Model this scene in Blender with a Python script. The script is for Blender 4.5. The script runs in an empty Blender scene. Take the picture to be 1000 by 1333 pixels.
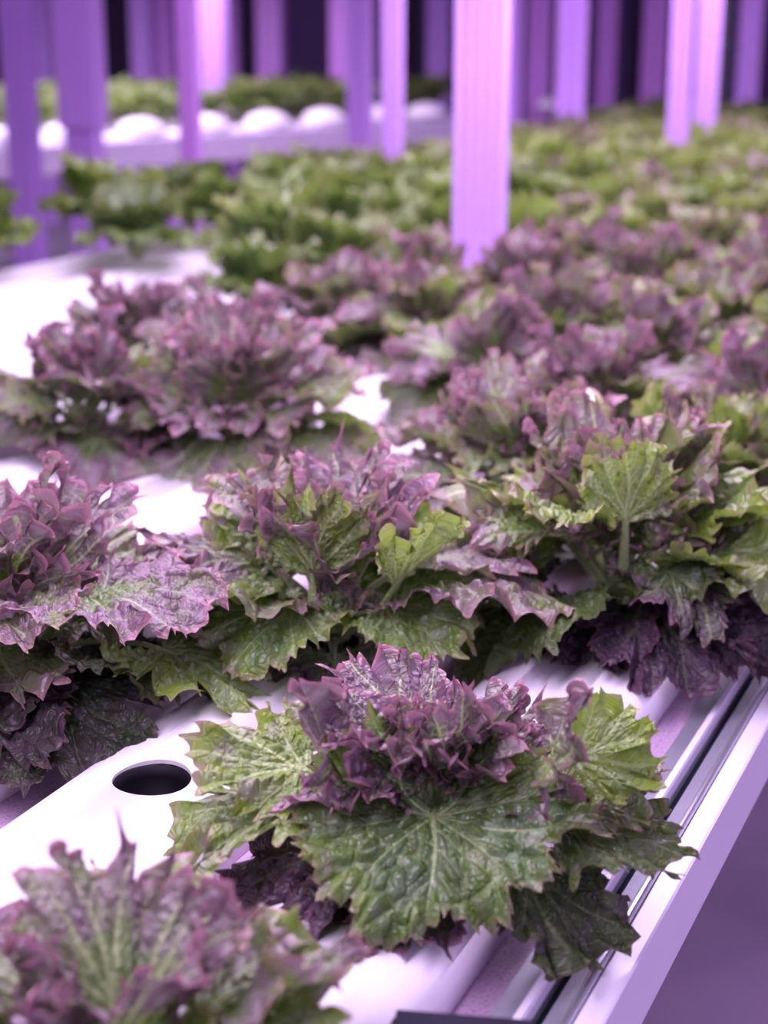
import bpy, bmesh, math, random
import numpy as np
from mathutils import Vector

# ------------------------------------------------------------------ camera, world, light
C = bpy.context.scene.collection
PI = math.pi
F_PX, HOR, ZC, HC = 2050.0, 38.0, 0.85, 0.46     # focal length in px, horizon row, channel crest height, camera above it
PITCH = math.atan((666.5 - HOR) / F_PX)
ANG = math.radians(25)                            # the channels run 25 degrees to the right of the view
cam_d = bpy.data.cameras.new('camera'); cam = bpy.data.objects.new('camera', cam_d); C.objects.link(cam)
cam.location = (0, 0, ZC + HC); cam.rotation_euler = (PI / 2 - PITCH, 0, 0)
cam_d.sensor_fit = 'HORIZONTAL'; cam_d.sensor_width = 24; cam_d.lens = F_PX * 24 / 1000
cam_d.clip_start = 0.02; cam_d.clip_end = 60
cam_d.dof.use_dof = True; cam_d.dof.focus_distance = 1.0; cam_d.dof.aperture_fstop = 4.6
bpy.context.scene.camera = cam
vs = bpy.context.scene.view_settings
vs.view_transform = 'Standard'; vs.look = 'None'; vs.gamma = 1; vs.use_curve_mapping = False; vs.exposure = 0.0

W = bpy.data.worlds.new('world'); bpy.context.scene.world = W; W.use_nodes = True
W.node_tree.nodes['Background'].inputs[0].default_value = (0.62, 0.46, 1.0, 1)
W.node_tree.nodes['Background'].inputs[1].default_value = 0.23

def vu(v, u, z=0.0):
    """point from channel coordinates (v across, u along), z above the channel crest"""
    return Vector((v * math.cos(ANG) + u * math.sin(ANG), -v * math.sin(ANG) + u * math.cos(ANG), ZC + z))
def at(px, py, z=0.0):
    """photo pixel -> point at height z above the crest"""
    X = (px - 500) / F_PX; Y = -(py - 666.5) / F_PX
    d = Vector((X, math.cos(PITCH) + Y * math.sin(PITCH), -math.sin(PITCH) + Y * math.cos(PITCH)))
    d *= (HC - z) / -d.z
    return Vector((d.x, d.y, ZC + z))

def area(name, loc, sx, sy, power, col, rz=0, rx=0):
    l = bpy.data.lights.new(name, 'AREA'); l.shape = 'RECTANGLE'; l.size = sx; l.size_y = sy
    l.energy = power; l.color = col
    o = bpy.data.objects.new(name, l); C.objects.link(o); o.location = loc
    o.rotation_euler = (rx, 0, rz)
    return o
NEAR = (0.86, 0.67, 1.0); FARC = (0.80, 0.45, 1.0)
area('grow_light', vu(0.95, 1.6, 0.55), 0.30, 4.0, 40, (0.74, 0.50, 1.0), -ANG, 0)
area('grow_light', vu(-0.42, 0.75, 0.62), 0.07, 2.2, 19.5, NEAR, -ANG)
area('grow_light', vu(-0.85, 1.5, 0.66), 0.07, 2.6, 18.5, NEAR, -ANG)
area('grow_light', vu(-0.62, 3.6, 0.80), 0.25, 3.4, 36, NEAR, -ANG)
area('grow_light', vu(-1.50, 3.2, 0.80), 0.25, 3.6, 46, NEAR, -ANG)
area('grow_light', vu(-1.1, 6.2, 0.80), 1.2, 2.0, 45, NEAR, -ANG)
area('grow_light', (-1.8, 7.8, ZC + 0.9), 1.6, 3.2, 120, NEAR, -math.radians(38))
area('grow_light', (-0.2, 7.2, ZC + 1.2), 5.0, 0.3, 30, FARC, 0, math.radians(35))
area('grow_light', (1.0, 4.2, ZC + 1.3), 4.0, 0.3, 30, (0.80, 0.42, 1.0), 0, math.radians(60))

# ------------------------------------------------------------------ material helpers
def new_mat(name):
    m = bpy.data.materials.new(name); m.use_nodes = True
    nt = m.node_tree; nt.nodes.clear()
    return m, nt
class NT:
    def __init__(s, nt): s.nt = nt
    def n(s, t, **kw):
        nd = s.nt.nodes.new(t)
        for k, v in kw.items(): setattr(nd, k, v)
        return nd
    def link(s, a, b): s.nt.links.new(a, b)
    def put(s, sock, v):
        if isinstance(v, bpy.types.NodeSocket): s.link(v, sock)
        else: sock.default_value = v
    def math(s, op, a, b=0.0, c=0.0, clamp=False):
        nd = s.n('ShaderNodeMath', operation=op); nd.use_clamp = clamp
        s.put(nd.inputs[0], a); s.put(nd.inputs[1], b); s.put(nd.inputs[2], c)
        return nd.outputs[0]
    def mr(s, v, a, b, c=0.0, d=1.0):
        nd = s.n('ShaderNodeMapRange', interpolation_type='SMOOTHSTEP')
        for i, x in enumerate((v, a, b, c, d)): s.put(nd.inputs[i], x)
        return nd.outputs[0]
    def mix(s, f, a, b, mode='MIX'):
        nd = s.n('ShaderNodeMix', data_type='RGBA', blend_type=mode)
        s.put(nd.inputs[0], f)
        for i, x in ((6, a), (7, b)):
            s.put(nd.inputs[i], x if isinstance(x, bpy.types.NodeSocket) else (*x, 1))
        return nd.outputs[2]
    def noise(s, vec, scale, detail=3.0, rough=0.55):
        nd = s.n('ShaderNodeTexNoise'); s.put(nd.inputs['Vector'], vec)
        nd.inputs['Scale'].default_value = scale; nd.inputs['Detail'].default_value = detail; nd.inputs['Roughness'].default_value = rough
        return nd.outputs[0]
    def attr(s, name, typ='GEOMETRY'):
        nd = s.n('ShaderNodeAttribute', attribute_name=name, attribute_type=typ); return nd

def leaf_material():
    m, nt = new_mat('lettuce_leaf'); g = NT(nt)
    sd = g.attr('sd').outputs['Fac']; cell = g.attr('cell').outputs['Fac']; rho = g.attr('rho').outputs['Fac']
    flat = g.attr('flat').outputs['Vector']
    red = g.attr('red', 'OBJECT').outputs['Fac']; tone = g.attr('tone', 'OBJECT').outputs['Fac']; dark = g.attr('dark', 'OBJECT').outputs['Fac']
    off = g.attr('seed', 'OBJECT').outputs['Fac']
    cmb = g.n('ShaderNodeCombineXYZ'); g.put(cmb.inputs[2], off)
    va = g.n('ShaderNodeVectorMath', operation='ADD'); g.put(va.inputs[0], flat); g.link(cmb.outputs[0], va.inputs[1]); fl = va.outputs[0]
    n1 = g.noise(fl, 28, 3); n2 = g.noise(fl, 95, 4); n3 = g.noise(fl, 600, 3)
    t = g.math('ADD', tone, g.math('MULTIPLY', g.math('SUBTRACT', n1, 0.5), 1.0), clamp=True)
    t = g.math('ADD', t, g.mr(rho, 0.55, 1.0, 0, 0.22), clamp=True)
    base = g.mix(t, (0.024, 0.078, 0.016), (0.26, 0.39, 0.032))
    # anthocyanin: between the veins, more of it towards the margin
    r = g.math('MULTIPLY', red, 1.9)
    r = g.math('MULTIPLY', r, g.mr(rho, 0.12, 0.75, 0.30, 1.0))
    r = g.math('ADD', r, g.math('MULTIPLY', g.math('SUBTRACT', n1, 0.5), 2.2))
    r = g.math('ADD', r, g.math('MULTIPLY', g.math('SUBTRACT', n2, 0.5), 1.4))
    r = g.mr(r, 0.42, 1.55)
    r = g.math('MULTIPLY', r, g.mr(red, 0.0, 0.25))
    redc = g.mix(n2, (0.095, 0.013, 0.088), (0.27, 0.095, 0.24))
    col = g.mix(g.math('MULTIPLY', r, 0.82), base, redc)
    # waxy grey bloom
    col = g.mix(g.math('MULTIPLY', g.mr(n2, 0.38, 0.7), 0.40), col, g.mix(r, (0.24, 0.33, 0.20), (0.36, 0.27, 0.33)))
    col = g.mix(g.math('MULTIPLY', g.mr(sd, 3.5, 0.0), 0.22), col, (0.32, 0.42, 0.25))
    # tertiary net and main veins
    col = g.mix(g.math('MULTIPLY', g.mr(cell, 0.55, 0.05), 0.30), col, (0.34, 0.46, 0.18))
    v = g.mr(sd, 0.25, -0.10)
    veinc = g.mix(g.math('MULTIPLY', red, 0.35), (0.46, 0.62, 0.25), (0.50, 0.42, 0.34))
    col = g.mix(g.math('MULTIPLY', v, 0.72), col, veinc)
    # margin tips
    tip = g.math('MULTIPLY', g.mr(rho, 0.93, 1.03), g.math('ADD', 0.25, g.math('MULTIPLY', red, 0.7), clamp=True))
    col = g.mix(tip, col, (0.50, 0.20, 0.27))
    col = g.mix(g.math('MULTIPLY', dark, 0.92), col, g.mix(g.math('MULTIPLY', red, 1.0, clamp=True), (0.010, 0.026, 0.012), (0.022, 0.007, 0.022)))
    b1 = g.n('ShaderNodeBump'); b1.inputs['Strength'].default_value = 0.75; b1.inputs['Distance'].default_value = 0.0012
    h = g.math('ADD', g.mr(cell, 0.0, 2.4), g.math('MULTIPLY', n3, 0.35))
    vo = g.n('ShaderNodeTexVoronoi', feature='DISTANCE_TO_EDGE'); g.put(vo.inputs['Vector'], fl); vo.inputs['Scale'].default_value = 260
    h = g.math('ADD', h, g.math('MULTIPLY', g.mr(vo.outputs['Distance'], 0.0, 0.30), 0.5))
    h = g.math('SUBTRACT', h, g.math('MULTIPLY', v, 0.4))
    g.put(b1.inputs['Height'], h)
    p = g.n('ShaderNodeBsdfPrincipled'); g.put(p.inputs['Base Color'], col)
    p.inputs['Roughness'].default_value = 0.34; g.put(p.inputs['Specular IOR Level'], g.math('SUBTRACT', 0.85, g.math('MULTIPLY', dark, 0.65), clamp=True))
    g.link(b1.outputs[0], p.inputs['Normal'])
    tr = g.n('ShaderNodeBsdfTranslucent'); g.put(tr.inputs[0], g.mix(g.math('MULTIPLY', g.math('SUBTRACT', 1.0, r, clamp=True), 0.40), col, (0.40, 0.60, 0.06))); g.link(b1.outputs[0], tr.inputs['Normal'])
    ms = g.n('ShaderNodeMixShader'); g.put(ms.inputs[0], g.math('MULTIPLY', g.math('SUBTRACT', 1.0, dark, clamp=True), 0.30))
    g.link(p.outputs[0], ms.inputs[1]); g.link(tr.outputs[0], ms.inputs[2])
    o = g.n('ShaderNodeOutputMaterial'); g.link(ms.outputs[0], o.inputs[0])
    return m

def simple_mat(name, col, rough=0.4, metal=0.0, spec=0.5, speckle=None, var=0.0, vscale=8.0, coat=0.0, bump=0.0, bscale=300):
    m, nt = new_mat(name); g = NT(nt)
    tc = g.n('ShaderNodeTexCoord').outputs['Object']
    c = g.mix(g.math('MULTIPLY', g.noise(tc, vscale, 5), var), col, tuple(x * 0.35 for x in col))
    if speckle:
        n = g.noise(tc, speckle[0], 4, 0.7)
        c = g.mix(g.math('MULTIPLY', g.mr(n, 0.50, 0.66), speckle[2]), c, speckle[1])
    p = g.n('ShaderNodeBsdfPrincipled'); g.put(p.inputs['Base Color'], c)
    p.inputs['Roughness'].default_value = rough; p.inputs['Metallic'].default_value = metal
    p.inputs['Specular IOR Level'].default_value = spec; p.inputs['Coat Weight'].default_value = coat
    if bump:
        b = g.n('ShaderNodeBump'); b.inputs['Strength'].default_value = bump; b.inputs['Distance'].default_value = 0.001
        g.put(b.inputs['Height'], g.noise(tc, bscale, 3)); g.link(b.outputs[0], p.inputs['Normal'])
    o = g.n('ShaderNodeOutputMaterial'); g.link(p.outputs[0], o.inputs[0])
    return m
M_LEAF = leaf_material()
M_CHAN = simple_mat('white_channel_plastic', (0.84, 0.80, 0.85), 0.30, var=0.05, vscale=20)
M_LEDGE = simple_mat('dusty_speckled_sheet', (0.60, 0.42, 0.60), 0.55, speckle=(420, (0.20, 0.13, 0.20), 0.75), var=0.5, vscale=30, bump=0.3)
M_ALU = simple_mat('brushed_aluminium', (0.55, 0.55, 0.60), 0.28, metal=0.75, var=0.3, vscale=14)
M_ALUW = simple_mat('white_coated_aluminium', (0.80, 0.76, 0.86), 0.30, var=0.08)
M_STEEL = simple_mat('grey_steel_rail', (0.42, 0.42, 0.50), 0.38, metal=0.5, var=0.5, vscale=25)
M_DARK = simple_mat('dark_groove_metal', (0.05, 0.08, 0.09), 0.35, metal=0.4)
M_BLACK = simple_mat('black_plastic', (0.010, 0.008, 0.020), 0.75, spec=0.15)
M_HOLE_SHADE = simple_mat('hole_shade_black', (0.004, 0.003, 0.006), 0.6, spec=0.2)  # black that stands for the shade inside the planting holes
M_POST = simple_mat('post_violet_light_tint', (0.58, 0.34, 0.80), 0.45, var=0.1, vscale=3)  # white posts, with the violet light on them put into the base colour
M_POSTP = simple_mat('post_pink_light_tint', (0.60, 0.29, 0.74), 0.45, var=0.1, vscale=3)  # the same white posts with pinker light put into the colour
M_GREY = simple_mat('grey_green_pipe', (0.30, 0.33, 0.36), 0.5)
M_FLOOR = simple_mat('concrete_floor', (0.52, 0.43, 0.54), 0.55, var=0.7, vscale=3.2)
M_WALL = simple_mat('dark_wall', (0.050, 0.030, 0.075), 0.6, var=0.7, vscale=0.9)
M_PANEL = simple_mat('violet_wall_panel', (0.16, 0.085, 0.24), 0.55, var=0.5, vscale=1.5)
M_FOAM = simple_mat('white_foam', (0.86, 0.84, 0.86), 0.6)

# ------------------------------------------------------------------ object helpers
def tag(o, label=None, cat=None, group=None, kind=None):
    for k, v in (('label', label), ('category', cat), ('group', group), ('kind', kind)):
        if v: o[k] = v
    return o
def empty(name, loc, rz=0):
    o = bpy.data.objects.new(name, None); o.empty_display_size = 0.02; C.objects.link(o)
    o.location = loc; o.rotation_euler = (0, 0, rz); return o
def mesh_obj(name, me, parent=None, mat=None, loc=None, rot=None):
    o = bpy.data.objects.new(name, me); C.objects.link(o)
    if mat and not me.materials: me.materials.append(mat)
    if parent: o.parent = parent
    if loc is not None: o.location = loc
    if rot is not None: o.rotation_euler = rot
    return o
def box(sx, sy, sz, bev=0.0, cz=None):
    bm = bmesh.new(); bmesh.ops.create_cube(bm, size=1)
    bmesh.ops.scale(bm, verts=bm.verts, vec=(sx, sy, sz))
    if cz is not None: bmesh.ops.translate(bm, verts=bm.verts, vec=(0, 0, cz))
    if bev: bmesh.ops.bevel(bm, geom=bm.edges[:], offset=bev, segments=2, affect='EDGES', profile=0.5)
    me = bpy.data.meshes.new('box'); bm.to_mesh(me); bm.free(); return me
def extrude_profile(pts, u0, u1, closed=True, smooth=False):
    """pts (v, z) profile swept along u; local axes x = v, y = u"""
    n = len(pts); us = (u0, u1)
    V = [(p[0], u, p[1]) for u in us for p in pts]
    Fc = [(i, (i + 1) % n, n + (i + 1) % n, n + i) for i in range(n if closed else n - 1)]
    if closed: Fc += [tuple(range(n))[::-1], tuple(range(n, 2 * n))]
    me = bpy.data.meshes.new('profile'); me.from_pydata(V, [], Fc)
    bm = bmesh.new(); bm.from_mesh(me); bmesh.ops.recalc_face_normals(bm, faces=bm.faces[:]); bm.to_mesh(me); bm.free()
    if smooth:
        for p in me.polygons: p.use_smooth = len(p.vertices) == 4
    return me
def lathe(profile, n=40):
    V, Fc = [], []; m = len(profile)
    for i in range(n):
        a = 2 * PI * i / n
        V += [(r * math.cos(a), r * math.sin(a), z) for r, z in profile]
    for i in range(n):
        j = (i + 1) % n
        Fc += [(i * m + k, j * m + k, j * m + k + 1, i * m + k + 1) for k in range(m - 1)]
    me = bpy.data.meshes.new('lathe'); me.from_pydata(V, [], Fc)
    for p in me.polygons: p.use_smooth = True
    return me

# ------------------------------------------------------------------ setting
fl = mesh_obj('floor', box(26, 26, 0.1), None, M_FLOOR, (0, 8, -0.05)); tag(fl, kind='structure')
wl = mesh_obj('wall_back', box(26, 0.2, 4.0), None, M_WALL, (0, 15.5, 2.0)); tag(wl, kind='structure')
for x, w in ((-1.9, 0.9), (-0.45, 1.25), (0.95, 1.2), (2.0, 0.55), (3.2, 1.0)):
    mesh_obj('wall_panel', box(w, 0.04, 2.3, 0.01), wl, M_PANEL, (x, -0.12, -0.75))
# ------------------------------------------------------------------ channels and table
PITCHV, V0 = 0.184, -0.340
HOLES = {0: [0.77, 1.18], 1: [0.77, 1.03, 1.42, 1.72], 2: [0.86, 1.83], 3: [1.53]}
def channel_profile(wall=0.003):
    def arc(w, top, drop, n=12): return [(w * t, top - drop * abs(t) ** 2.2) for t in [-1 + 2 * i / n for i in range(n + 1)]]
    K = 0.93
    o = arc(0.062, 0.0, 0.011) + [(0.068, -0.017), (0.0705, -0.026), (0.072, -0.040), (-0.072, -0.040), (-0.0705, -0.026), (-0.068, -0.017)]
    i = arc(0.0585, -wall, 0.010) + [(0.0650, -0.019), (0.0675, -0.026), (0.069, -0.0375), (-0.069, -0.0375), (-0.0675, -0.026), (-0.0650, -0.019)]
    return [(v * K, z) for v, z in o], [(v * K, z) for v, z in i]
def build_channel(c):
    root = empty('hydroponic_channel', vu(V0 - PITCHV * c, 0), -ANG)
    o, i = channel_profile()
    me = extrude_profile(o, -0.4, 6.3, smooth=True)
    ch = mesh_obj('channel_body', me, root, M_CHAN)
    hs = HOLES.get(c, [])
    if hs:
        inner = mesh_obj('channel_void', extrude_profile(i, -0.39, 6.29)); inner.matrix_world = ch.matrix_world
        bm = bmesh.new()
        for u in hs:
            r = bmesh.ops.create_cone(bm, cap_ends=True, segments=48, radius1=0.0255, radius2=0.0255, depth=0.05)
            bmesh.ops.translate(bm, verts=r['verts'], vec=(0, u, 0.0))
        cm = bpy.data.meshes.new('cut'); bm.to_mesh(cm); bm.free()
        cut = mesh_obj('cut', cm)
        inner.parent = root; cut.parent = root
        for t in (inner, cut):
            md = ch.modifiers.new('b', 'BOOLEAN'); md.operation = 'DIFFERENCE'; md.object = t; md.solver = 'EXACT'
        bpy.context.view_layer.update()
        dg = bpy.context.evaluated_depsgraph_get()
        nm = bpy.data.meshes.new_from_object(ch.evaluated_get(dg)); ch.modifiers.clear(); ch.data = nm
        for t in (inner, cut): bpy.data.objects.remove(t)
        for u in hs:
            cup = lathe([(0.0262, -0.0038), (0.0245, -0.0040), (0.0235, -0.012), (0.0205, -0.034), (0.0, -0.034)])  # black cup added so the open hole reads dark inside
            mesh_obj('hole_shade_cup', cup, root, M_HOLE_SHADE, (0, u, 0))
    cp = mesh_obj('end_cap', box(0.140, 0.012, 0.040, 0.004), root, M_CHAN, (0, 6.303, -0.020))
    return root
CH_LABEL = ['white domed channel along the table edge beside the steel rails',
            'white domed channel with the open black planting hole', 'third white channel in from the steel rails, under the left front lettuce',
            'fourth white channel in from the steel rails', 'fifth white channel in from the steel rails', 'sixth white channel in from the steel rails', 'seventh white channel in from the steel rails',
            'eighth white channel in, mostly hidden by blurred heads', 'bare white channel beside the outermost one at far left',
            'outermost bare white channel at the far left table edge']
for c in range(10):
    r = build_channel(c); tag(r, CH_LABEL[c], 'channel', 'white hydroponic channels')

tb = empty('growing_table', vu(0, 0, -0.0405), -ANG)
tag(tb, 'long metal growing table with grooved rails under the white channels', 'table')
vmin, vmax = V0 - 9 * PITCHV - 0.10, -0.262
mesh_obj('table_sheet', extrude_profile([(vmin, 0), (-0.2532, 0), (-0.2532, -0.004), (vmin, -0.004)], -0.4, 6.3), tb, M_LEDGE)
def rail(name, pts, mat): return mesh_obj(name, extrude_profile(pts, -0.4, 6.3), tb, mat)
rail('grey_rail', [(-0.2530, 0.002), (-0.2400, 0.002), (-0.2400, -0.03), (-0.2530, -0.03)], M_STEEL)
rail('thin_lip', [(-0.2398, 0.005), (-0.2385, 0.006), (-0.2350, 0.006), (-0.2340, 0.004), (-0.2340, -0.03), (-0.2398, -0.03)], M_ALUW)
rail('dark_groove', [(-0.2338, -0.010), (-0.2262, -0.008), (-0.2262, -0.03), (-0.2338, -0.03)], M_DARK)
rail('inner_rail', [(-0.2260, 0.000), (-0.2165, 0.003), (-0.2165, -0.03), (-0.2260, -0.03)], M_STEEL)
rail('round_edge', [(-0.2163, 0.003)] + [(-0.2135 + 0.0030 * math.sin(a), 0.0035 + 0.0030 * math.cos(a)) for a in (-1.2, -0.7, -0.2, 0.3, 0.8, 1.4)] + [(-0.2105, -0.03), (-0.2163, -0.03)], M_ALU)
rail('outer_beam', [(-0.2100, 0.0030), (-0.2090, 0.0040), (-0.1965, 0.0040), (-0.1950, 0.0030), (-0.1950, -0.046), (-0.2100, -0.046)], M_ALUW)
rail('outer_beam', [(vmin - 0.04, 0.004), (vmin, 0.004), (vmin, -0.09), (vmin - 0.04, -0.09)], M_ALUW)
for u in (0.3, 2.2, 4.1, 6.1):
    mesh_obj('cross_bar', box(-vmin - 0.24, 0.04, 0.04), tb, M_ALUW, ((vmin - 0.24) / 2, u, -0.052))
    for v in (-0.235, -1.2, vmin):
        mesh_obj('leg', box(0.05, 0.05, ZC - 0.112, 0.004), tb, M_ALUW, (v, u, -0.072 - (ZC - 0.112) / 2))

# ------------------------------------------------------------------ lettuce leaves
LEAF_CACHE = {}
def seg_dist(P, A, B, wa, wb):
    d = np.full(len(P), 1e9)
    for a, b, w0, w1 in zip(A, B, wa, wb):
        ab = b - a; L2 = max((ab ** 2).sum(), 1e-12)
        t = np.clip(((P - a) @ ab) / L2, 0, 1)
        q = P - (a + t[:, None] * ab)
        d = np.minimum(d, np.sqrt((q ** 2).sum(1)) - (w0 + (w1 - w0) * t))
    return d
def make_leaf(seed, L=0.08, thm=120, e=1.1, side=0.8, Lp=0.04, wp=0.006, a0=50, a1=-30, bp=1.0, cup=4.0,
              ruf=(0.008, 0.004, 0.0018), tooth=0.005, lobes=5, lobe_d=0.16, bul=0.0028, cells=0.0085, nth=150, nr=40, skew=0.0, vein=0.0008, npri=4, hb=None):
    rs = np.random.RandomState(seed)
    thm = math.radians(thm)
    th = np.linspace(-thm, thm, nth)
    rr = np.linspace(0, 1, nr) ** 0.85; rr[0] = 0.02
    x = th / thm
    R0 = L * (side + (1 - side) * np.cos(th * 0.9)) * (1 - 0.22 * np.abs(x) ** 6)
    R0 *= 1 + 0.07 * np.sin(3.1 * th + rs.rand() * 6) + 0.05 * np.sin(6.3 * th + rs.rand() * 6)
    for k in range(lobes):
        c = -thm + 2 * thm * (k + 0.3 + 0.5 * rs.rand()) / lobes; w = rs.uniform(0.05, 0.11)
        R0 *= 1 - lobe_d * rs.uniform(0.5, 1.5) * np.exp(-np.abs((th - c) / w) ** 1.3)
    arc = np.concatenate([[0], np.cumsum((R0[1:] + R0[:-1]) / 2 * np.diff(th))])
    # pointed teeth
    T = np.zeros(nth); TZ = np.zeros(nth); s = 0.0
    while s < arc[-1]:
        w = rs.uniform(0.0022, 0.0052); hgt = tooth * rs.uniform(0.35, 1.3) * (0.45 + 0.55 * w / 0.004)
        d = np.clip(1 - np.abs(arc - s - w) / w, 0, 1)
        T = np.maximum(T, hgt * d ** 1.5); TZ += hgt * d ** 1.2 * rs.uniform(-1.0, 1.0); s += w * rs.uniform(1.5, 2.1)
    TH, RR = np.meshgrid(th, rr, indexing='ij')
    R = R0[:, None] * RR + (T[:, None] - tooth * 0.2) * np.clip((RR - 0.80) / 0.20, 0, 1) ** 1.6
    # side margins of narrow leaves get ragged too
    sidew = np.exp(-((thm - np.abs(TH)) * R / 0.004) ** 2)
    fx = R * np.cos(TH); fy = R * np.sin(TH)
    # ruffles
    ARC = arc[:, None] * np.ones_like(RR)
    fm = 1.3 * np.sin(ARC * 2 * PI / 0.09 + rs.rand() * 6)
    z = np.zeros_like(fx); dt = np.zeros_like(fx); dr = np.zeros_like(fx)
    for (lam, p, inpl), A in zip(((0.046, 2.2, 0.10), (0.019, 4.5, 0.30), (0.0088, 9.0, 0.28)), ruf):
        ph = ARC * 2 * PI / lam + rs.rand() * 6 + fm * (0.8 if lam > 0.03 else 1.6) + RR * rs.uniform(-1.4, 1.4)
        am = A * (0.65 + 0.5 * np.sin(ARC * 2 * PI / 0.06 + rs.rand() * 6)) * RR ** p
        z += am * np.sin(ph); dt += am * inpl * 1.7 * np.sin(2 * ph + 0.5); dr -= am * 0.30 * np.abs(np.sin(ph))
    P0 = np.stack([fx * e, fy], -1).reshape(-1, 2)
    z += TZ[:, None] * np.clip((RR - 0.78) / 0.22, 0, 1) ** 2
    # veins
    A_, B_, wa, wb = [], [], [], []
    pri = [0.0]
    step = thm * 0.93 / npri
    for k in range(1, npri + 1): pri += [k * step + rs.uniform(-.12, .12) * step, -k * step + rs.uniform(-.12, .12) * step]
    for t0 in pri:
        Rt = np.interp(t0, th, R0); start = 0.0 if abs(t0) < 0.01 else 0.0
        org = np.array([0.0, 0.0]); N = 9
        if abs(t0) > 0.01 and thm < 1.7: org = np.array([L * 0.18 * max(0, 1 - abs(t0) / thm), 0.0])
        pts = []
        for k in range(N + 1):
            q = k / N; tt = t0 * (0.88 + 0.12 * q) + 0.05 * math.sin(5 * q + t0 * 7)
            r_ = q * 0.97 * np.interp(tt, th, R0)
            pts.append(org * (1 - q) + np.array([r_ * math.cos(tt) * e, r_ * math.sin(tt)]))
        big = 1.5 if abs(t0) < 0.01 else 1.0
        for k in range(N):
            A_.append(pts[k]); B_.append(pts[k + 1]); wa.append(vein * big * (1.25 - k / N)); wb.append(vein * big * (1.25 - (k + 1) / N))
        for k in range(2, N - 1, 2 if npri > 3 else 1):
            sg = rs.choice([-1, 1])
            for sgn in ((sg,) if k < 5 else (sg, -sg)):
                d = pts[k] - pts[k - 1]; a = math.atan2(d[1], d[0]) + sgn * rs.uniform(0.55, 0.85)
                ln = Rt * rs.uniform(0.22, 0.34) * (1 - 0.3 * k / N)
                m = pts[k] + 0.5 * ln * np.array([math.cos(a), math.sin(a)])
                a -= sgn * 0.25; q = m + 0.5 * ln * np.array([math.cos(a), math.sin(a)])
                A_ += [pts[k], m]; B_ += [m, q]; wa += [vein * .38, vein * .26]; wb += [vein * .26, vein * .02]
    sd = seg_dist(P0, A_, B_, wa, wb)
    # blister cells, stretched along the radius
    ext = L * 1.25; pts = []
    n = int((2 * ext / cells) ** 2)
    cp = rs.uniform(-ext, ext, (n, 2))
    r_ = np.sqrt((cp ** 2).sum(1)); keep = (r_ < ext) & (np.abs(np.arctan2(cp[:, 1], cp[:, 0])) < thm + 0.2); cp = cp[keep][:420]
    ca = rs.uniform(0.3, 1.0, len(cp))
    f1 = np.full(len(P0), 1e9); f2 = f1.copy(); am = np.zeros(len(P0))
    for c, a in zip(cp, ca):
        rn = np.linalg.norm(c) + 1e-6; ur = c / rn; q = P0 - c
        dd = np.sqrt(((q @ ur) * 0.72) ** 2 + (q @ np.array([-ur[1], ur[0]])) ** 2 * 1.25)
        nw = dd < f1; f2 = np.where(nw, f1, np.minimum(f2, dd)); am = np.where(nw, a, am); f1 = np.where(nw, dd, f1)
    cell = f2 - f1
    rho = RR.reshape(-1)
    sm = lambda v: np.clip(v, 0, 1) ** 2 * (3 - 2 * np.clip(v, 0, 1))
    bl = bul * am * sm(cell / (cells * 0.55)) * sm(sd / 0.003) * sm(rho / 0.25) * (1 - 0.45 * sm((rho - 0.75) / 0.25))
    bl += bul * 0.45 * (1 - np.exp(-np.clip(sd, 0, 1) / 0.003)) * sm(rho / 0.2)
    z = z.reshape(-1) + bl
    TH_ = TH.reshape(-1); R_ = R.reshape(-1)
    R2 = R_ + dr.reshape(-1); X = R2 * np.cos(TH_) * e - dt.reshape(-1) * np.sin(TH_); Y = R2 * np.sin(TH_) + dt.reshape(-1) * np.cos(TH_)
    sw = sidew.reshape(-1) * rho
    z += sw * 0.004 * np.sin(R_ * 2 * PI / 0.011 + rs.rand() * 6)
    Y += np.sign(TH_) * sw * 0.004 * np.abs(np.sin(R_ * 2 * PI / 0.007))
    X = X; faces = []
    for i in range(nth - 1):
        a = i * nr
        for j in range(nr - 1): faces.append((a + j, a + j + 1, a + nr + j + 1, a + nr + j))
    V2 = np.stack([X, Y, z], -1); nb = len(V2)
    # petiole and midrib tube
    NS = 16; NC = 8; tv = []; x1 = L * 0.55
    for k in range(NS + 1):
        q = k / NS; xx = -Lp + (x1 + Lp) * q
        w = wp * (1.05 + 0.62 * xx / Lp * (xx / Lp < 0) * -1 - 0.62) if xx < 0 else wp * 0.43 * max(0.0, 1 - xx / x1) ** 1.2 + 0.0003
        w = min(w, wp)
        for c in range(NC):
            a = 2 * PI * c / NC
            tv.append((xx, w * math.cos(a), -0.25 * w + 0.55 * w * math.sin(a)))
    tv = np.array(tv)
    for k in range(NS):
        for c in range(NC):
            d = (c + 1) % NC; faces.append((nb + k * NC + c, nb + (k + 1) * NC + c, nb + (k + 1) * NC + d, nb + k * NC + d))
    V2 = np.concatenate([V2, tv]); nt_ = len(tv)
    flat = np.concatenate([np.concatenate([P0, np.zeros((nb, 1))], 1), tv])
    sd = np.concatenate([sd * 1000, np.full(nt_, -1.0)]); cell = np.concatenate([cell * 1000, np.full(nt_, 3.0)]); rho = np.concatenate([rho, np.full(nt_, 0.0)])
    # bend
    X, Y, Z = V2[:, 0], V2[:, 1] + skew * V2[:, 0] ** 2, V2[:, 2]
    xs = np.linspace(-Lp - L * 0.9, L * e * 1.3, 260)
    q = np.clip((xs + Lp) / (Lp + L * e), 0, 1.25) ** bp
    al = np.radians(a0 + (a1 - a0) * q)
    cx = np.concatenate([[0], np.cumsum(np.cos(al[:-1]) * np.diff(xs))]); cz = np.concatenate([[0], np.cumsum(np.sin(al[:-1]) * np.diff(xs))])
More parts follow.
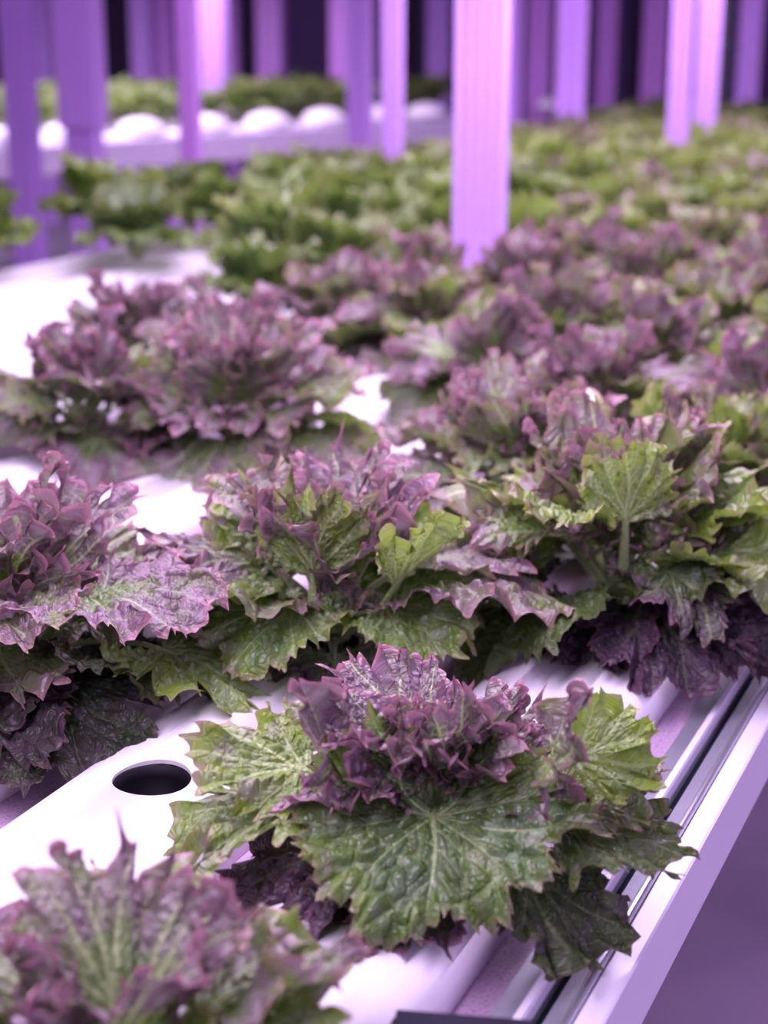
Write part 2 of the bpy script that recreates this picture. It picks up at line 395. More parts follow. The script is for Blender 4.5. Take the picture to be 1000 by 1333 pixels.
    i0 = np.argmin(np.abs(xs + Lp)); cx -= cx[i0]; cz -= cz[i0]
    if hb is not None:
        alb = np.where(xs < 0, np.radians(hb) + (np.interp(0, xs, al) - np.radians(hb)) * np.exp(np.minimum(xs, 0) / 0.012), al)
        i1 = int(np.argmin(np.abs(xs)))
        bx_ = np.concatenate([[0], np.cumsum(np.cos(alb[:-1]) * np.diff(xs))]); bz_ = np.concatenate([[0], np.cumsum(np.sin(alb[:-1]) * np.diff(xs))])
        bx_ += cx[i1] - bx_[i1]; bz_ += cz[i1] - bz_[i1]
    k = cup if abs(cup) > 1e-3 else 1e-3
    Yc = np.sin(np.clip(k * Y, -1.4, 1.4)) / k; Zc = Z * np.cos(np.clip(k * Y, -1.2, 1.2)) + (1 - np.cos(np.clip(k * Y, -1.6, 1.6))) / k
    Yc = Yc - Z * np.sin(np.clip(k * Y, -1.2, 1.2))
    a = np.interp(X, xs, al); bx = np.interp(X, xs, cx); bz = np.interp(X, xs, cz)
    if hb is not None:
        X0 = X[:nb]; a[:nb] = np.interp(X0, xs, alb); bx[:nb] = np.interp(X0, xs, bx_); bz[:nb] = np.interp(X0, xs, bz_)
    out = np.stack([bx - Zc * np.sin(a), Yc, bz + Zc * np.cos(a)], -1)
    return out, np.array(faces), sd, cell, rho, flat
def leaf_mesh(name, data):
    out, faces, sd, cell, rho, flat = data
    me = bpy.data.meshes.new(name)
    me.vertices.add(len(out)); me.vertices.foreach_set('co', out.astype(np.float32).ravel())
    me.loops.add(faces.size); me.loops.foreach_set('vertex_index', faces.astype(np.int32).ravel())
    me.polygons.add(len(faces)); me.polygons.foreach_set('loop_start', (np.arange(len(faces)) * 4).astype(np.int32))
    me.polygons.foreach_set('loop_total', np.full(len(faces), 4, np.int32))
    me.polygons.foreach_set('use_smooth', np.ones(len(faces), bool))
    me.update(calc_edges=True)
    for nm, arr in (('sd', sd), ('cell', cell), ('rho', rho)):
        me.attributes.new(nm, 'FLOAT', 'POINT').data.foreach_set('value', arr.astype(np.float32))
    me.attributes.new('flat', 'FLOAT_VECTOR', 'POINT').data.foreach_set('vector', flat.astype(np.float32).ravel())
    me.materials.append(M_LEAF)
    return me

# families of leaf shapes, oldest (low, broad, drooping) to youngest (upright, frilly)
OUT = dict(hb=-28, L=0.078, thm=128, e=1.05, side=0.85, Lp=0.050, wp=0.0055, a0=38, a1=-48, cup=2.5, ruf=(0.0075, 0.0030, 0.0012), tooth=0.0075, lobes=8, lobe_d=0.22, bul=0.0040, npri=4, vein=0.0009)
MID = dict(hb=20, L=0.066, thm=95, e=1.20, side=0.70, Lp=0.050, wp=0.0060, a0=66, a1=-22, cup=5.0, ruf=(0.0110, 0.0065, 0.0030), tooth=0.0080, lobes=8, lobe_d=0.24, bul=0.0034, npri=3)
INN = dict(L=0.060, thm=80, e=1.30, side=0.70, Lp=0.035, wp=0.0055, a0=84, a1=38, cup=7.0, ruf=(0.0085, 0.0065, 0.0045), tooth=0.0075, lobes=8, lobe_d=0.18, bul=0.0028, npri=3, cells=0.0065)
HRT = dict(L=0.040, thm=70, e=1.35, side=0.65, Lp=0.028, wp=0.0045, a0=95, a1=70, cup=14., ruf=(0.0080, 0.0085, 0.0048), tooth=0.0070, lobes=5, bul=0.0016, npri=3, cells=0.0055)
def family(fam, n, tag_, nth, nr, jit=1.0):
    res = []
    for i in range(n):
        d = dict(fam); r = random.Random(tag_ + str(i))
        d['a0'] += r.uniform(-8, 8) * jit; d['a1'] += r.uniform(-20, 20) * jit; d['thm'] += r.uniform(-8, 8)
        d['skew'] = r.uniform(-2.0, 2.0); d['cup'] *= r.uniform(0.6, 1.3); d['L'] *= r.uniform(0.9, 1.1)
        res.append(leaf_mesh('leaf_' + tag_, make_leaf(r.randrange(10 ** 6), nth=nth, nr=nr, **d)))
    return res
HI = {'out': family(OUT, 5, 'outer', 270, 50), 'mid': family(MID, 6, 'middle', 260, 48), 'inn': family(INN, 6, 'inner', 300, 50), 'hrt': family(HRT, 3, 'heart', 170, 34)}
LO = {'out': family(OUT, 3, 'outer_coarse', 80, 18), 'mid': family(MID, 4, 'middle_coarse', 80, 18), 'inn': family(INN, 4, 'inner_coarse', 84, 18), 'hrt': family(HRT, 2, 'heart_coarse', 56, 14)}

def put_leaf(root, me, az, scale=1.0, roll=0.0, tilt=0.0, off=0.006, z=0.0, red=0.5, tone=0.4, dark=0.0, mir=False, sy=1.0, label=None):
    """az: heading in degrees (0 = right of the picture, -90 = to the camera); tilt raises (+) or lowers (-) the whole leaf"""
    a = math.radians(az)
    o = bpy.data.objects.new('leaf', me); C.objects.link(o); o.parent = root
    o.location = (off * math.cos(a), off * math.sin(a), z)
    o.rotation_mode = 'XYZ'
    from mathutils import Matrix
    R = Matrix.Rotation(a, 4, 'Z') @ Matrix.Rotation(-math.radians(tilt), 4, 'Y') @ Matrix.Rotation(math.radians(roll), 4, 'X')
    o.rotation_euler = R.to_euler('XYZ')
    o.scale = (scale, scale * sy * (-1 if mir else 1), scale)
    o['red'] = float(red); o['tone'] = float(tone); o['dark'] = float(dark); o['seed'] = (abs(az) * 0.137 + scale * 3.1 + z * 50) % 7.0
    if label: o['label'] = label
    return o
def stem_mesh():
    return lathe([(0.0, -0.018), (0.006, -0.018), (0.008, 0.0), (0.010, 0.012), (0.008, 0.024), (0.0, 0.030)], 14)
STEM = stem_mesh(); M_STEM = simple_mat('lettuce_stem', (0.32, 0.38, 0.16), 0.5); STEM.materials.append(M_STEM)
def head(pos, label, seed, lib=HI, size=1.0, n=(6, 8, 7, 4), red=0.55, tone=0.45, low=True, lowdark=None, skip=None, group=None, tilt=0.0):
    r = random.Random(seed); root = empty('lettuce', pos)
    tag(root, label, 'lettuce', group)
    mesh_obj('stem', STEM, root)
    az = r.uniform(0, 360)
    for fam, cnt in zip(('out', 'mid', 'inn', 'hrt'), n):
        for k in range(cnt):
            az += 360.0 / cnt * (1 + r.uniform(-.18, .18)) if cnt else 0
            a = (az + 180) % 360 - 180
            if skip and any(lo <= a <= hi and f == fam for f, lo, hi in skip): continue
            dk = 0.0; rd = red + r.uniform(-.25, .25); tn = tone + r.uniform(-.2, .2)
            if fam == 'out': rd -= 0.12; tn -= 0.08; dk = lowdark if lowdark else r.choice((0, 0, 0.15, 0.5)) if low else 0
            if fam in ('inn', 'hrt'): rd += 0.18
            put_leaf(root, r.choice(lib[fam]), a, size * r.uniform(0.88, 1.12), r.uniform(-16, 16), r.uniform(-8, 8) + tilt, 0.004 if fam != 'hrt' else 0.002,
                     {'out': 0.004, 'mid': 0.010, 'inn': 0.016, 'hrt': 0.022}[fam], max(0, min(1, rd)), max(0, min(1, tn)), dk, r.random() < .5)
        az += 23
    return root
def cpos(c, u): return vu(V0 - PITCHV * c, u)
def hero_leaf(root, az, lab=None, red=0.5, tone=0.4, dark=0.0, base=OUT, seed=1, roll=0, tilt=0, z=0.01, off=0.004, hi=(230, 60), mir=False, **kw):
    d = dict(base); d.update(kw)
    me = leaf_mesh('leaf_hero', make_leaf(seed, nth=hi[0], nr=hi[1], **d))
    return put_leaf(root, me, az, 1.0, roll, tilt, off, z, red, tone, dark, mir, label=lab)

# ---- the sharp lettuce in front
h = head(cpos(0, 0.77) + Vector((0.012, -0.006, 0)), 'sharp green and purple frilled lettuce with a broad green front leaf over the channel', 11, size=0.90, n=(0, 5, 6, 5), tilt=-7, red=0.85, tone=0.50,
         skip=(('mid', -140, -40),))
hero_leaf(h, -92, 'broad blistered green front leaf with pale veins', 0.22, 0.20, seed=3, L=0.084, thm=156, e=0.98, side=1.0, Lp=0.050, wp=0.0050, a0=64, a1=-60, bp=0.75, cup=1.5, hb=-66,
          ruf=(0.0060, 0.0022, 0.0010), tooth=0.0080, lobes=9, lobe_d=0.24, bul=0.0050, cells=0.0115, npri=4, vein=0.0007, hi=(330, 84), z=0.016)
hero_leaf(h, -140, 'dark purple lower leaf', 1.0, 0.2, 0.75, seed=5, L=0.082, Lp=0.050, a0=22, a1=-42, thm=118, z=0.004)
hero_leaf(h, -112, 'dark purple lower leaf', 1.0, 0.2, 0.70, seed=15, L=0.062, Lp=0.055, a0=6, a1=-14, thm=100, z=0.003)
hero_leaf(h, -18, 'dark green ridged leaf reaching over the rails', 0.25, 0.30, 0.45, seed=6, L=0.072, e=1.25, thm=80, side=0.62, Lp=0.070, a0=20, a1=-22, bul=0.004, z=0.010)
hero_leaf(h, -46, 'dark curled leaf hanging over the rails', 0.35, 0.22, 0.70, seed=7, L=0.064, Lp=0.068, a0=24, a1=-62, ruf=(0.012, 0.006, 0.002), thm=105, z=0.006)
hero_leaf(h, 8, 'dark purple leaf tip above the rails', 1.0, 0.15, 0.75, seed=8, L=0.036, Lp=0.078, a0=28, a1=10, thm=70, side=.6, z=0.006)
hero_leaf(h, -163, 'long grey-green leaf beside the open hole', 0.35, 0.50, seed=9, base=MID, L=0.070, e=1.35, Lp=0.075, a0=36, a1=-40, thm=92, z=0.012, cup=3)
hero_leaf(h, 24, 'yellow-green translucent leaf', 0.10, 1.0, seed=10, base=MID, L=0.046, Lp=0.090, a0=50, a1=34, thm=90, z=0.014, roll=45, lobe_d=0.14)
hero_leaf(h, -14, 'upright purple fan leaf with pale veins', 0.75, 0.55, seed=17, base=INN, L=0.052, Lp=0.060, a0=70, a1=66, z=0.018, off=0.048, roll=30)
hero_leaf(h, -172, 'upright purple fan leaf with pale veins', 0.90, 0.45, seed=18, base=INN, L=0.050, Lp=0.058, a0=72, a1=66, z=0.018, off=0.042, roll=-30)
hero_leaf(h, 2, 'pink-tinged frilled leaf with yellow-green margin', 0.50, 0.72, seed=12, base=MID, L=0.054, Lp=0.076, a0=40, a1=-20, z=0.012, roll=28)
hero_leaf(h, -60, None, 0.80, 0.45, seed=13, base=INN, L=0.050, Lp=0.030, a0=85, a1=74, z=0.018, off=0.018)
hero_leaf(h, -100, 'small dark green inner fan leaf', 0.45, 0.35, seed=14, base=INN, L=0.036, thm=72, Lp=0.024, a0=92, a1=96, z=0.018, off=0.020, cup=6, vein=0.0010)
hero_leaf(h, 175, 'pink and yellow-green frilled side leaf', 0.45, 0.75, seed=16, base=MID, L=0.056, Lp=0.082, a0=50, a1=-5, z=0.014, roll=-30)

# ---- neighbours
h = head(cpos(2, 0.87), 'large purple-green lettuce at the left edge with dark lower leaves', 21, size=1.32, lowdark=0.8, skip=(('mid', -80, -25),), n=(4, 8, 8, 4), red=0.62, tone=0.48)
hero_leaf(h, -60, 'dark lower leaf lying on the channel', 0.5, 0.15, 0.86, seed=31, L=0.105, Lp=0.06, a0=22, a1=-42, thm=125, z=0.004)
hero_leaf(h, -100, 'dark lower leaf lying on the channel', 0.6, 0.15, 0.86, seed=32, L=0.100, Lp=0.07, a0=20, a1=-38, thm=120, z=0.004)
hero_leaf(h, -14, 'blistered green leaf reaching towards the open hole', 0.25, 0.52, seed=33, L=0.082, Lp=0.120, a0=34, a1=-46, thm=125, bul=0.0038, z=0.010)
hero_leaf(h, -38, 'broad lilac-tinted leaf', 0.72, 0.40, seed=34, L=0.092, Lp=0.075, a0=62, a1=-30, thm=130, z=0.03, off=0.03)
hero_leaf(h, -85, 'broad lilac-tinted leaf', 0.60, 0.55, seed=35, L=0.080, Lp=0.080, a0=62, a1=-30, thm=125, z=0.03, off=0.02)
h = head(cpos(1, 1.03), 'lettuce right behind the sharp front one, purple crown with an open yellow-green rib', 22, size=1.30, tilt=3, skip=(('mid', -150, -25), ('out', -130, -50)), n=(5, 9, 7, 4), red=0.62, tone=0.55)
hero_leaf(h, -120, 'blistered grey-green front leaf', 0.30, 0.30, seed=41, L=0.076, Lp=0.060, a0=50, a1=-45, thm=130, z=0.015)
hero_leaf(h, -48, 'blistered grey-green front leaf', 0.20, 0.26, seed=42, L=0.074, Lp=0.065, a0=50, a1=-42, thm=125, z=0.013)
hero_leaf(h, -88, 'dark lower leaf', 0.7, 0.2, 0.65, seed=45, L=0.060, Lp=0.050, a0=22, a1=-55, thm=115, z=0.006)
hero_leaf(h, -52, 'upright yellow-green leaf with thick pale rib', 0.10, 0.85, seed=43, base=INN, L=0.066, Lp=0.045, a0=55, a1=48, wp=0.008, z=0.03, off=0.050, thm=50, vein=0.0010)
hero_leaf(h, -105, 'upright fan leaf with pale net of veins', 0.35, 0.75, seed=44, base=INN, L=0.062, Lp=0.030, a0=86, a1=84, z=0.040, off=0.050, vein=0.0010)
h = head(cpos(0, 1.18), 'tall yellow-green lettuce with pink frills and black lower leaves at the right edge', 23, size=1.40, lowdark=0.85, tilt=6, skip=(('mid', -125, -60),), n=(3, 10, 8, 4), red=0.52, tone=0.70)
hero_leaf(h, -70, 'dark purple lower leaf', 0.8, 0.15, 0.80, seed=51, L=0.090, Lp=0.055, a0=34, a1=-58, thm=125, z=0.006)
hero_leaf(h, -25, 'dark purple lower leaf', 0.7, 0.15, 0.84, seed=52, L=0.095, Lp=0.060, a0=30, a1=-62, thm=125, z=0.006)
hero_leaf(h, -115, 'dark purple lower leaf', 0.9, 0.15, 0.82, seed=53, L=0.070, Lp=0.055, a0=28, a1=-40, thm=120, z=0.006)
hero_leaf(h, -130, 'arching yellow-green leaf with lilac frills', 0.40, 0.85, seed=56, base=MID, L=0.062, Lp=0.090, a0=72, a1=-5, z=0.03, vein=0.0010)
hero_leaf(h, -62, 'dusky grey-purple leaf', 0.55, 0.25, 0.45, seed=54, L=0.066, Lp=0.075, a0=62, a1=-55, thm=125, z=0.02)
hero_leaf(h, -95, 'yellow-green fan leaf with pale net of veins', 0.38, 0.80, seed=55, base=INN, L=0.056, Lp=0.055, a0=78, a1=80, z=0.045, off=0.055, vein=0.0010)
h = head(cpos(0, 0.50), 'blurred mauve and green lettuce in the bottom left corner', 24, size=0.98, n=(2, 9, 4, 0), red=0.62, tone=0.45, tilt=9, skip=(('out', -60, 120),), low=False)
h.location = at(165, 1480, -0.008)
h = head(cpos(3, 1.52), 'large blurred lettuce with a pink-purple crown left of centre', 25, size=1.3, n=(6, 9, 9, 4), red=0.70, tone=0.50)
h = head(cpos(1, 1.42), 'softly blurred lilac lettuce just right of centre', 26, size=1.15, n=(6, 8, 8, 4), red=0.60, tone=0.5)
h = head(cpos(4, 1.47), 'pale purple blurred lettuce at the left edge, behind the large left one', 27, lib=LO, size=1.15, red=0.65, tone=0.5)

# ---- the rest of the near table, out of focus
A0 = at(-160, 196, 0.0); A1 = at(640, 146, 0.0)
dirv = (A1 - A0); LT = dirv.length; ang2 = math.atan2(dirv.y, dirv.x)
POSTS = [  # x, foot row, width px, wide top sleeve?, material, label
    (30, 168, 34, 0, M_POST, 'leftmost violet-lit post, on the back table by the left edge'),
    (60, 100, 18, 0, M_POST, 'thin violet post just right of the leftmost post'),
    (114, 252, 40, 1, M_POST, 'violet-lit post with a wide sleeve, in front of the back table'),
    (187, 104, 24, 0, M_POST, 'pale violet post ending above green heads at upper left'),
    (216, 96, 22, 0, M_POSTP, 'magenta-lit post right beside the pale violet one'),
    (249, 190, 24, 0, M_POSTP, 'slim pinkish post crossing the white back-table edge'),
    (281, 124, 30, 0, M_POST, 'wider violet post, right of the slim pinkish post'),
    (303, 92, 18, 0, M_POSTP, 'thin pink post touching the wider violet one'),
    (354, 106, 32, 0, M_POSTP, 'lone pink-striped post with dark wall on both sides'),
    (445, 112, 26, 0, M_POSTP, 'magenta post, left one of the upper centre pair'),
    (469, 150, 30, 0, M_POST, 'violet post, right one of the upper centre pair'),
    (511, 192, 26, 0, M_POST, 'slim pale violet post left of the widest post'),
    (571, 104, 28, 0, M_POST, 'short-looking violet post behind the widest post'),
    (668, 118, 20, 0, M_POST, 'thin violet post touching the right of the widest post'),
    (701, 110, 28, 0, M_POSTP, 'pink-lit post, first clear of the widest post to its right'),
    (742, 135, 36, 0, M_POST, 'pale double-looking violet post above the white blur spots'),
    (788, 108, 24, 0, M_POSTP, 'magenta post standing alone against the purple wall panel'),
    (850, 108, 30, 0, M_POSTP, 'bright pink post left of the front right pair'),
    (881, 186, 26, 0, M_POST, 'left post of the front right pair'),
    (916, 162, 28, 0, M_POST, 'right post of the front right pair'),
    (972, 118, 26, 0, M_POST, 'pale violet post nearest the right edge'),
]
def post(px, foot, w, sleeve, mat, label, big=False):
    zt = 0.13 if not sleeve else -0.08
    p = at(px, max(foot, 103), zt); d = math.hypot(p.x, p.y)
    d = (p - cam.location).length; wd = w / F_PX * d
    root = empty('support_post', (p.x, p.y, 0), -ANG * 0.3); tag(root, label, 'post')
    vv = p.x * math.cos(ANG) - p.y * math.sin(ANG); uu = p.x * math.sin(ANG) + p.y * math.cos(ANG)
    dx, dy = p.x - A0.x, p.y - A0.y; la, lb = dx * math.cos(ang2) + dy * math.sin(ang2), -dx * math.sin(ang2) + dy * math.cos(ang2)
    zf = 0.0
    if V0 - 9 * PITCHV - 0.3 < vv < -0.15 and uu < 6.5: zf = ZC + 0.001
    elif not sleeve and -0.2 < lb < 1.9 and -0.2 < la < LT + 0.2: zf = ZC + 0.001
    elif abs(vv + 1.1) < 1.75 and abs(uu - 7.9) < 1.3: zf = ZC - 0.0395
    root.location.z = zf
    g = wd * 0.07; hw = wd / 2; n = 3 if not big else 5; pr = []
    for sx, sy in ((1, 0), (0, 1), (-1, 0), (0, -1)):   # grooved square extrusion
        tx, ty = -sy, sx
        for k in range(n + 1):
            t = -hw + wd * k / n
            if 0 < k < n:
                for dt, dp in ((-g, 0), (-g * .7, -g), (g * .7, -g), (g, 0)):
                    pr.append((sx * (hw + dp) + tx * (t + dt), sy * (hw + dp) + ty * (t + dt)))
            elif k == 0: pr.append((sx * hw + tx * (t + g), sy * hw + ty * (t + g)))
            else: pr.append((sx * hw + tx * (t - g), sy * hw + ty * (t - g)))
    N = len(pr); H = 2.5 - zf
    V = [(x, y, z) for z in (0.006, H) for x, y in pr]
    Fc = [(i, (i + 1) % N, N + (i + 1) % N, N + i) for i in range(N)] + [tuple(range(N, 2 * N)), tuple(range(N))[::-1]]
    me = bpy.data.meshes.new('post'); me.from_pydata(V, [], Fc)
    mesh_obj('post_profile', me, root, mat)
    mesh_obj('foot_plate', box(wd * 1.15, wd * 1.15, 0.006), root, M_ALUW, (0, 0, 0.003))
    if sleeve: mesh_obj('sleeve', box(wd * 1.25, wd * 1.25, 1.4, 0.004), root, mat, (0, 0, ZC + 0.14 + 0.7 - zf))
    return p
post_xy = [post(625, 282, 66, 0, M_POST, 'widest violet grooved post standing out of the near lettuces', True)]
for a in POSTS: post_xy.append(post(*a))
gp = at(940, 108, 0.1); r = empty('drain_pipe', (gp.x, gp.y, 0)); tag(r, 'grey-green pipe behind the front right pair of posts', 'pipe')
mesh_obj('pipe', lathe([(0.0, 0.0), (0.045, 0.0), (0.045, 2.5), (0, 2.5)], 20), r, M_GREY)
mesh_obj('clamp', lathe([(0.046, 1.2), (0.052, 1.2), (0.052, 1.24), (0.046, 1.24)], 20), r, M_ALU)

def joined_head(seed, kinds, cnt, red, tone, size=1.0, nth=44, nr=10):
    """a far head: one mesh, leaf colours kept as object-wide values"""
    r = random.Random(seed); Vs, Fs, SD, CE, RH, FL = [], [], [], [], [], []; nb = 0; az = 0
    for fam, c in zip(kinds, cnt):
        for k in range(c):
            d = dict(fam); d['a0'] += r.uniform(-8, 8); d['a1'] += r.uniform(-20, 20); d['cells'] = 0.016
            o, f, sd, ce, rh, fl_ = make_leaf(r.randrange(10 ** 6), nth=nth, nr=nr, **d)
            az += 2 * PI / c * (1 + r.uniform(-.2, .2)); s = size * r.uniform(.9, 1.1)
            ca, sa = math.cos(az), math.sin(az); o = o * s
            o = np.stack([o[:, 0] * ca - o[:, 1] * sa, o[:, 0] * sa + o[:, 1] * ca, o[:, 2] + 0.01], -1)
            Vs.append(o); Fs.append(f + nb); nb += len(o); SD.append(sd); CE.append(ce); RH.append(rh); FL.append(fl_ + r.uniform(0, 3))
    cc = np.concatenate
    return leaf_mesh('far_head', (cc(Vs), cc(Fs), cc(SD), cc(CE), cc(RH), cc(FL)))
FARM = [joined_head(i, (OUT, MID, INN, HRT), (4, 6, 6, 3), 0, 0, 1.12) for i in range(4)]
UPR = dict(INN); UPR.update(L=0.075, a0=82, a1=30)
GREENM = [joined_head(50 + i, (MID, UPR, HRT), (6, 8, 3), 0, 0, 1.15) for i in range(3)]
def far_head(p, me, rz, s, red, tone, label, group, dark=0.0):
    o = mesh_obj('lettuce', me, None, None, p, (0, 0, rz)); o.scale = (s, s, s)
    o['red'] = red; o['tone'] = tone; o['dark'] = dark; o['seed'] = (rz * 1.7 + s * 9) % 7
    tag(o, label, 'lettuce', group); return o

def px_of(P):
    X, Y, Z = P.x, P.y, P.z - ZC - HC
    Fw = Y * math.cos(PITCH) - Z * math.sin(PITCH); U = Y * math.sin(PITCH) + Z * math.cos(PITCH)
    return 500 + F_PX * X / Fw, 666.5 - F_PX * U / Fw
rnd = random.Random(5)
NAMED = [(5, 1.86, 'dusky brown-purple lettuce before the bare white channels at left', .8, .45, 1.0),
         (0, 1.47, 'yellow-green blurred lettuce at the right edge behind the tall one', .35, .75, 1.1),
         (0, 1.75, 'pink-crowned blurred lettuce at the right edge, second behind the tall one', .8, .5, 1.1),
         (1, 1.72, 'pink-tipped blurred lettuce behind the lilac centre-right one', .65, .6, 1.15),
         (2, 1.83, 'blurred lilac lettuce in the third channel, left of the pink-tipped one', .6, .45, 1.1),
         (4, 1.83, 'olive and mauve blurred lettuce behind the large pink-purple crown', .8, .45, 1.05),
         (3, 2.07, 'wide mauve and green blurred lettuce at upper centre', .55, .5, 1.25),
         (4, 2.12, 'mauve blurred lettuce left of the wide upper-centre one', .6, .5, 1.15),
         (2, 2.12, 'dark-based blurred lettuce under the foot of the widest post', .55, .45, 1.15)]
for c, u, lab, rd, tn, s in NAMED:
    head(cpos(c, u), lab, int(c * 100 + u * 100), lib=LO, size=s, n=(5, 7, 7, 3), red=rd, tone=tn)
taken = [(c, u) for c, u, *_ in NAMED]
ORD = ['first', 'second', 'third', 'fourth', 'fifth', 'sixth', 'seventh', 'eighth', 'ninth', 'tenth']
ORD += ['eleventh', 'twelfth', 'thirteenth', 'fourteenth', 'fifteenth', 'sixteenth', 'seventeenth', 'eighteenth', 'nineteenth', 'twentieth']
GREENS = [(8, 2.70), (9, 2.88), (9, 3.20), (8, 3.05), (8, 3.35), (7, 2.95), (6, 2.62), (6, 2.88), (9, 2.42)]
for c in range(10):
    nth_ = 0
    us = [0.77 + 0.245 * k + rnd.uniform(-.02, .02) for k in range(4, 24)] if c < 8 else [3.4 + 0.25 * k + rnd.uniform(-.02, .02) for k in range(13)]
    us = sorted(us + [u for a, u in GREENS if a == c])
    for u in us:
        P = cpos(c, u); x, y = px_of(P); special = (c, u) in GREENS
        if x < -90 or x > 1080 or u > 6.15: continue
        if not special:
            if any(c == a and abs(u - b) < 0.2 for a, b in taken + GREENS): continue
            if u < (1.95, 1.95, 2.0, 1.8, 2.0, 2.1, 3.0, 3.15, 3.6, 3.45)[c]: continue
        if any((P.xy - q.xy).length < 0.07 for q in post_xy[:1]): continue
        nth_ += 1
        where = '%s head along the %s channel from the rails' % (ORD[nth_ - 1], ORD[c])
        green = special or (c >= 5 and u < 4.0) or (c in (2, 3) and 3.3 < u < 3.9)
        if green:
            far_head(P, rnd.choice(GREENM), rnd.uniform(0, 6.28), rnd.uniform(.85, 1.1) * (1.25 if special else 1), rnd.uniform(0, .12), rnd.uniform(.1, .6),
                     'blurred plain green lettuce, ' + where, 'green lettuces of the near table', rnd.choice((0, 0, .25)))
        elif u < 2.9:
            head(P + Vector((rnd.uniform(-.01, .01), 0, 0)), 'blurred mauve frilled lettuce, ' + where, rnd.randrange(9999), lib=LO, size=rnd.uniform(1.05, 1.25),
                 n=(4, 7, 7, 3), red=rnd.uniform(.28, .68), tone=rnd.uniform(.45, .8), group='mauve lettuces of the near table')
        else:
            far_head(P, rnd.choice(FARM), rnd.uniform(0, 6.28), rnd.uniform(1.0, 1.2), rnd.uniform(.1, .6), rnd.uniform(.45, .95),
                     'blurred reddish-olive lettuce, ' + where, 'reddish lettuces of the near table')

# ------------------------------------------------------------------ the back-left table
bt = empty('back_table', A0, ang2); tag(bt, 'white-edged growing table across the aisle at upper left', 'table')
mesh_obj('front_beam', box(LT, 0.05, 0.13, 0.006), bt, M_ALUW, (LT / 2, 0.0, -0.085))
mesh_obj('table_sheet', box(LT, 1.7, 0.01), bt, M_ALUW, (LT / 2, 0.88, -0.0455))
for k in range(6):
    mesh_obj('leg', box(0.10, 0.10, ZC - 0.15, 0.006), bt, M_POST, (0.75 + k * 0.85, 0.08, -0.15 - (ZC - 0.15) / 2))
o2, _ = channel_profile()
for k in range(7):
    r = empty('hydroponic_channel', bt.matrix_world @ Vector((0, 0, 0)) if False else (A0 + Vector((-math.sin(ang2), math.cos(ang2), 0)) * (0.12 + 0.24 * k)), ang2 - PI / 2)
    ms_ = extrude_profile(o2, 0, LT, smooth=True)
    # local x = across (to the right of travel), so flip side
    mesh_obj('channel_body', ms_, r, M_CHAN); mesh_obj('end_cap', box(0.147, 0.012, 0.040, 0.004), r, M_CHAN, (0, -0.004, -0.020))
    tag(r, ('front white channel of the back-left table' if k == 0 else 'white channel of the back-left table, %s from its front edge' % ORD[k]), 'channel', None if k == 0 else 'channels of the back-left table')
    nrm = Vector((-math.sin(ang2), math.cos(ang2), 0)); al = Vector((math.cos(ang2), math.sin(ang2), 0))
    if k == 0:   # white foam plugs waiting in the front channel
        for j in range(int(LT / 0.42)):
            p = A0 + nrm * 0.12 + al * (0.2 + 0.42 * j)
            o = mesh_obj('foam_plug', lathe([(0.0, 0.055), (0.02, 0.053), (0.045, 0.04), (0.06, 0.018), (0.066, 0.0), (0.066, -0.004), (0, -0.004)], 20), None, M_FOAM, p)
            o.scale = (1.9, 1.7, 1.15); o.rotation_euler.z = 0
            tag(o, 'white foam mound on the back-left table, %s from its left end' % ORD[j], 'foam plug', 'white mounds on the back table')
    else:
        for j in range(int(LT / 0.26)):
            p = A0 + nrm * (0.12 + 0.24 * k) + al * (0.13 + 0.26 * j + 0.13 * (k % 2))
            x, y = px_of(p)
            if x < -60 or x > 760: continue
            far_head(p, rnd.choice(GREENM), rnd.uniform(0, 6.28), rnd.uniform(1.1, 1.4), rnd.uniform(0, .08), rnd.uniform(.1, .45),
                     'blurred green lettuce on the back-left table, %s row, %s from its left end' % (ORD[k - 1], ORD[j]), 'green lettuces on the back-left table')

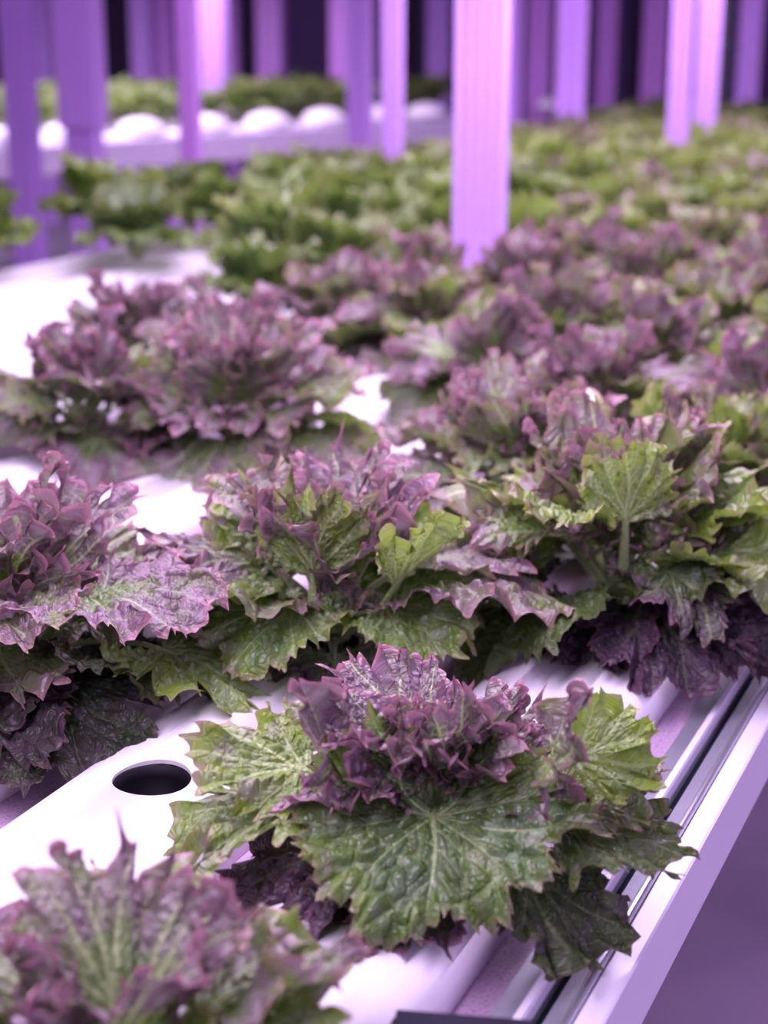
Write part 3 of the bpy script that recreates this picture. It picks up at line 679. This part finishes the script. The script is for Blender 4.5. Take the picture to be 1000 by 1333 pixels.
# ------------------------------------------------------------------ the table beyond the far end
ft = empty('far_table', vu(-1.1, 7.9, -0.045), -ANG); tag(ft, 'far table behind the end of the lettuce rows, at upper right', 'table')
mesh_obj('table_sheet', box(3.0, 2.2, 0.01), ft, M_ALUW)
mesh_obj('front_beam', box(3.0, 0.05, 0.10, 0.005), ft, M_ALUW, (0, -1.08, -0.055))
for x in (-1.4, -0.5, 0.5, 1.4):
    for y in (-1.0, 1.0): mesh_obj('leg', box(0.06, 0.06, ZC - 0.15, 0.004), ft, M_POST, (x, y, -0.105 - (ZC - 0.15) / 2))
for i in range(11):
    for j in range(5):
        p = vu(-2.4 + 0.26 * i, 7.15 + 0.4 * j, -0.03); x, y = px_of(p)
        if x < 560 or x > 1060: continue
        far_head(p, rnd.choice(GREENM), rnd.uniform(0, 6.28), rnd.uniform(.8, .95), rnd.uniform(0, .3), rnd.uniform(.3, .7),
                 'blurred green lettuce on the far table, %s from its left, %s row' % (ORD[i], ORD[j]), 'green lettuces on the far table')
for px, py, s in ((713, 134, 1.0), (741, 130, 0.9), (700, 128, 0.6)):
    p = vu(-1.1, 6.45); p = at(px, py, 0.03)
    o = mesh_obj('foam_plug', lathe([(0.0, 0.055), (0.02, 0.053), (0.045, 0.04), (0.06, 0.018), (0.066, 0.0), (0.066, -0.004), (0, -0.004)], 20), None, M_FOAM, p)
    o.scale = (s, s, s); o.location.z = ZC + 0.004
    tag(o, 'white foam mound among the far lettuces, %s' % ('largest, just right of the thin pink-lit post' if s == 1 else 'the middle-sized right one' if s == .9 else 'smallest, left one'), 'foam plug', 'white mounds at the far rows')

# ------------------------------------------------------------------ dark plastic cover at the bottom edge
p = at(592, 1352, 0.012)
bx = empty('control_box', (p.x, p.y, ZC + 0.0), -ANG * 0.3); tag(bx, 'dark navy plastic cover with rounded corner at the bottom picture edge', 'box')
mesh_obj('cover', box(0.072, 0.05, 0.012, 0.005), bx, M_BLACK, (0.004, -0.008, 0.007))
mesh_obj('rim', box(0.066, 0.044, 0.003, 0.001), bx, M_BLACK, (0.004, -0.008, 0.0145))
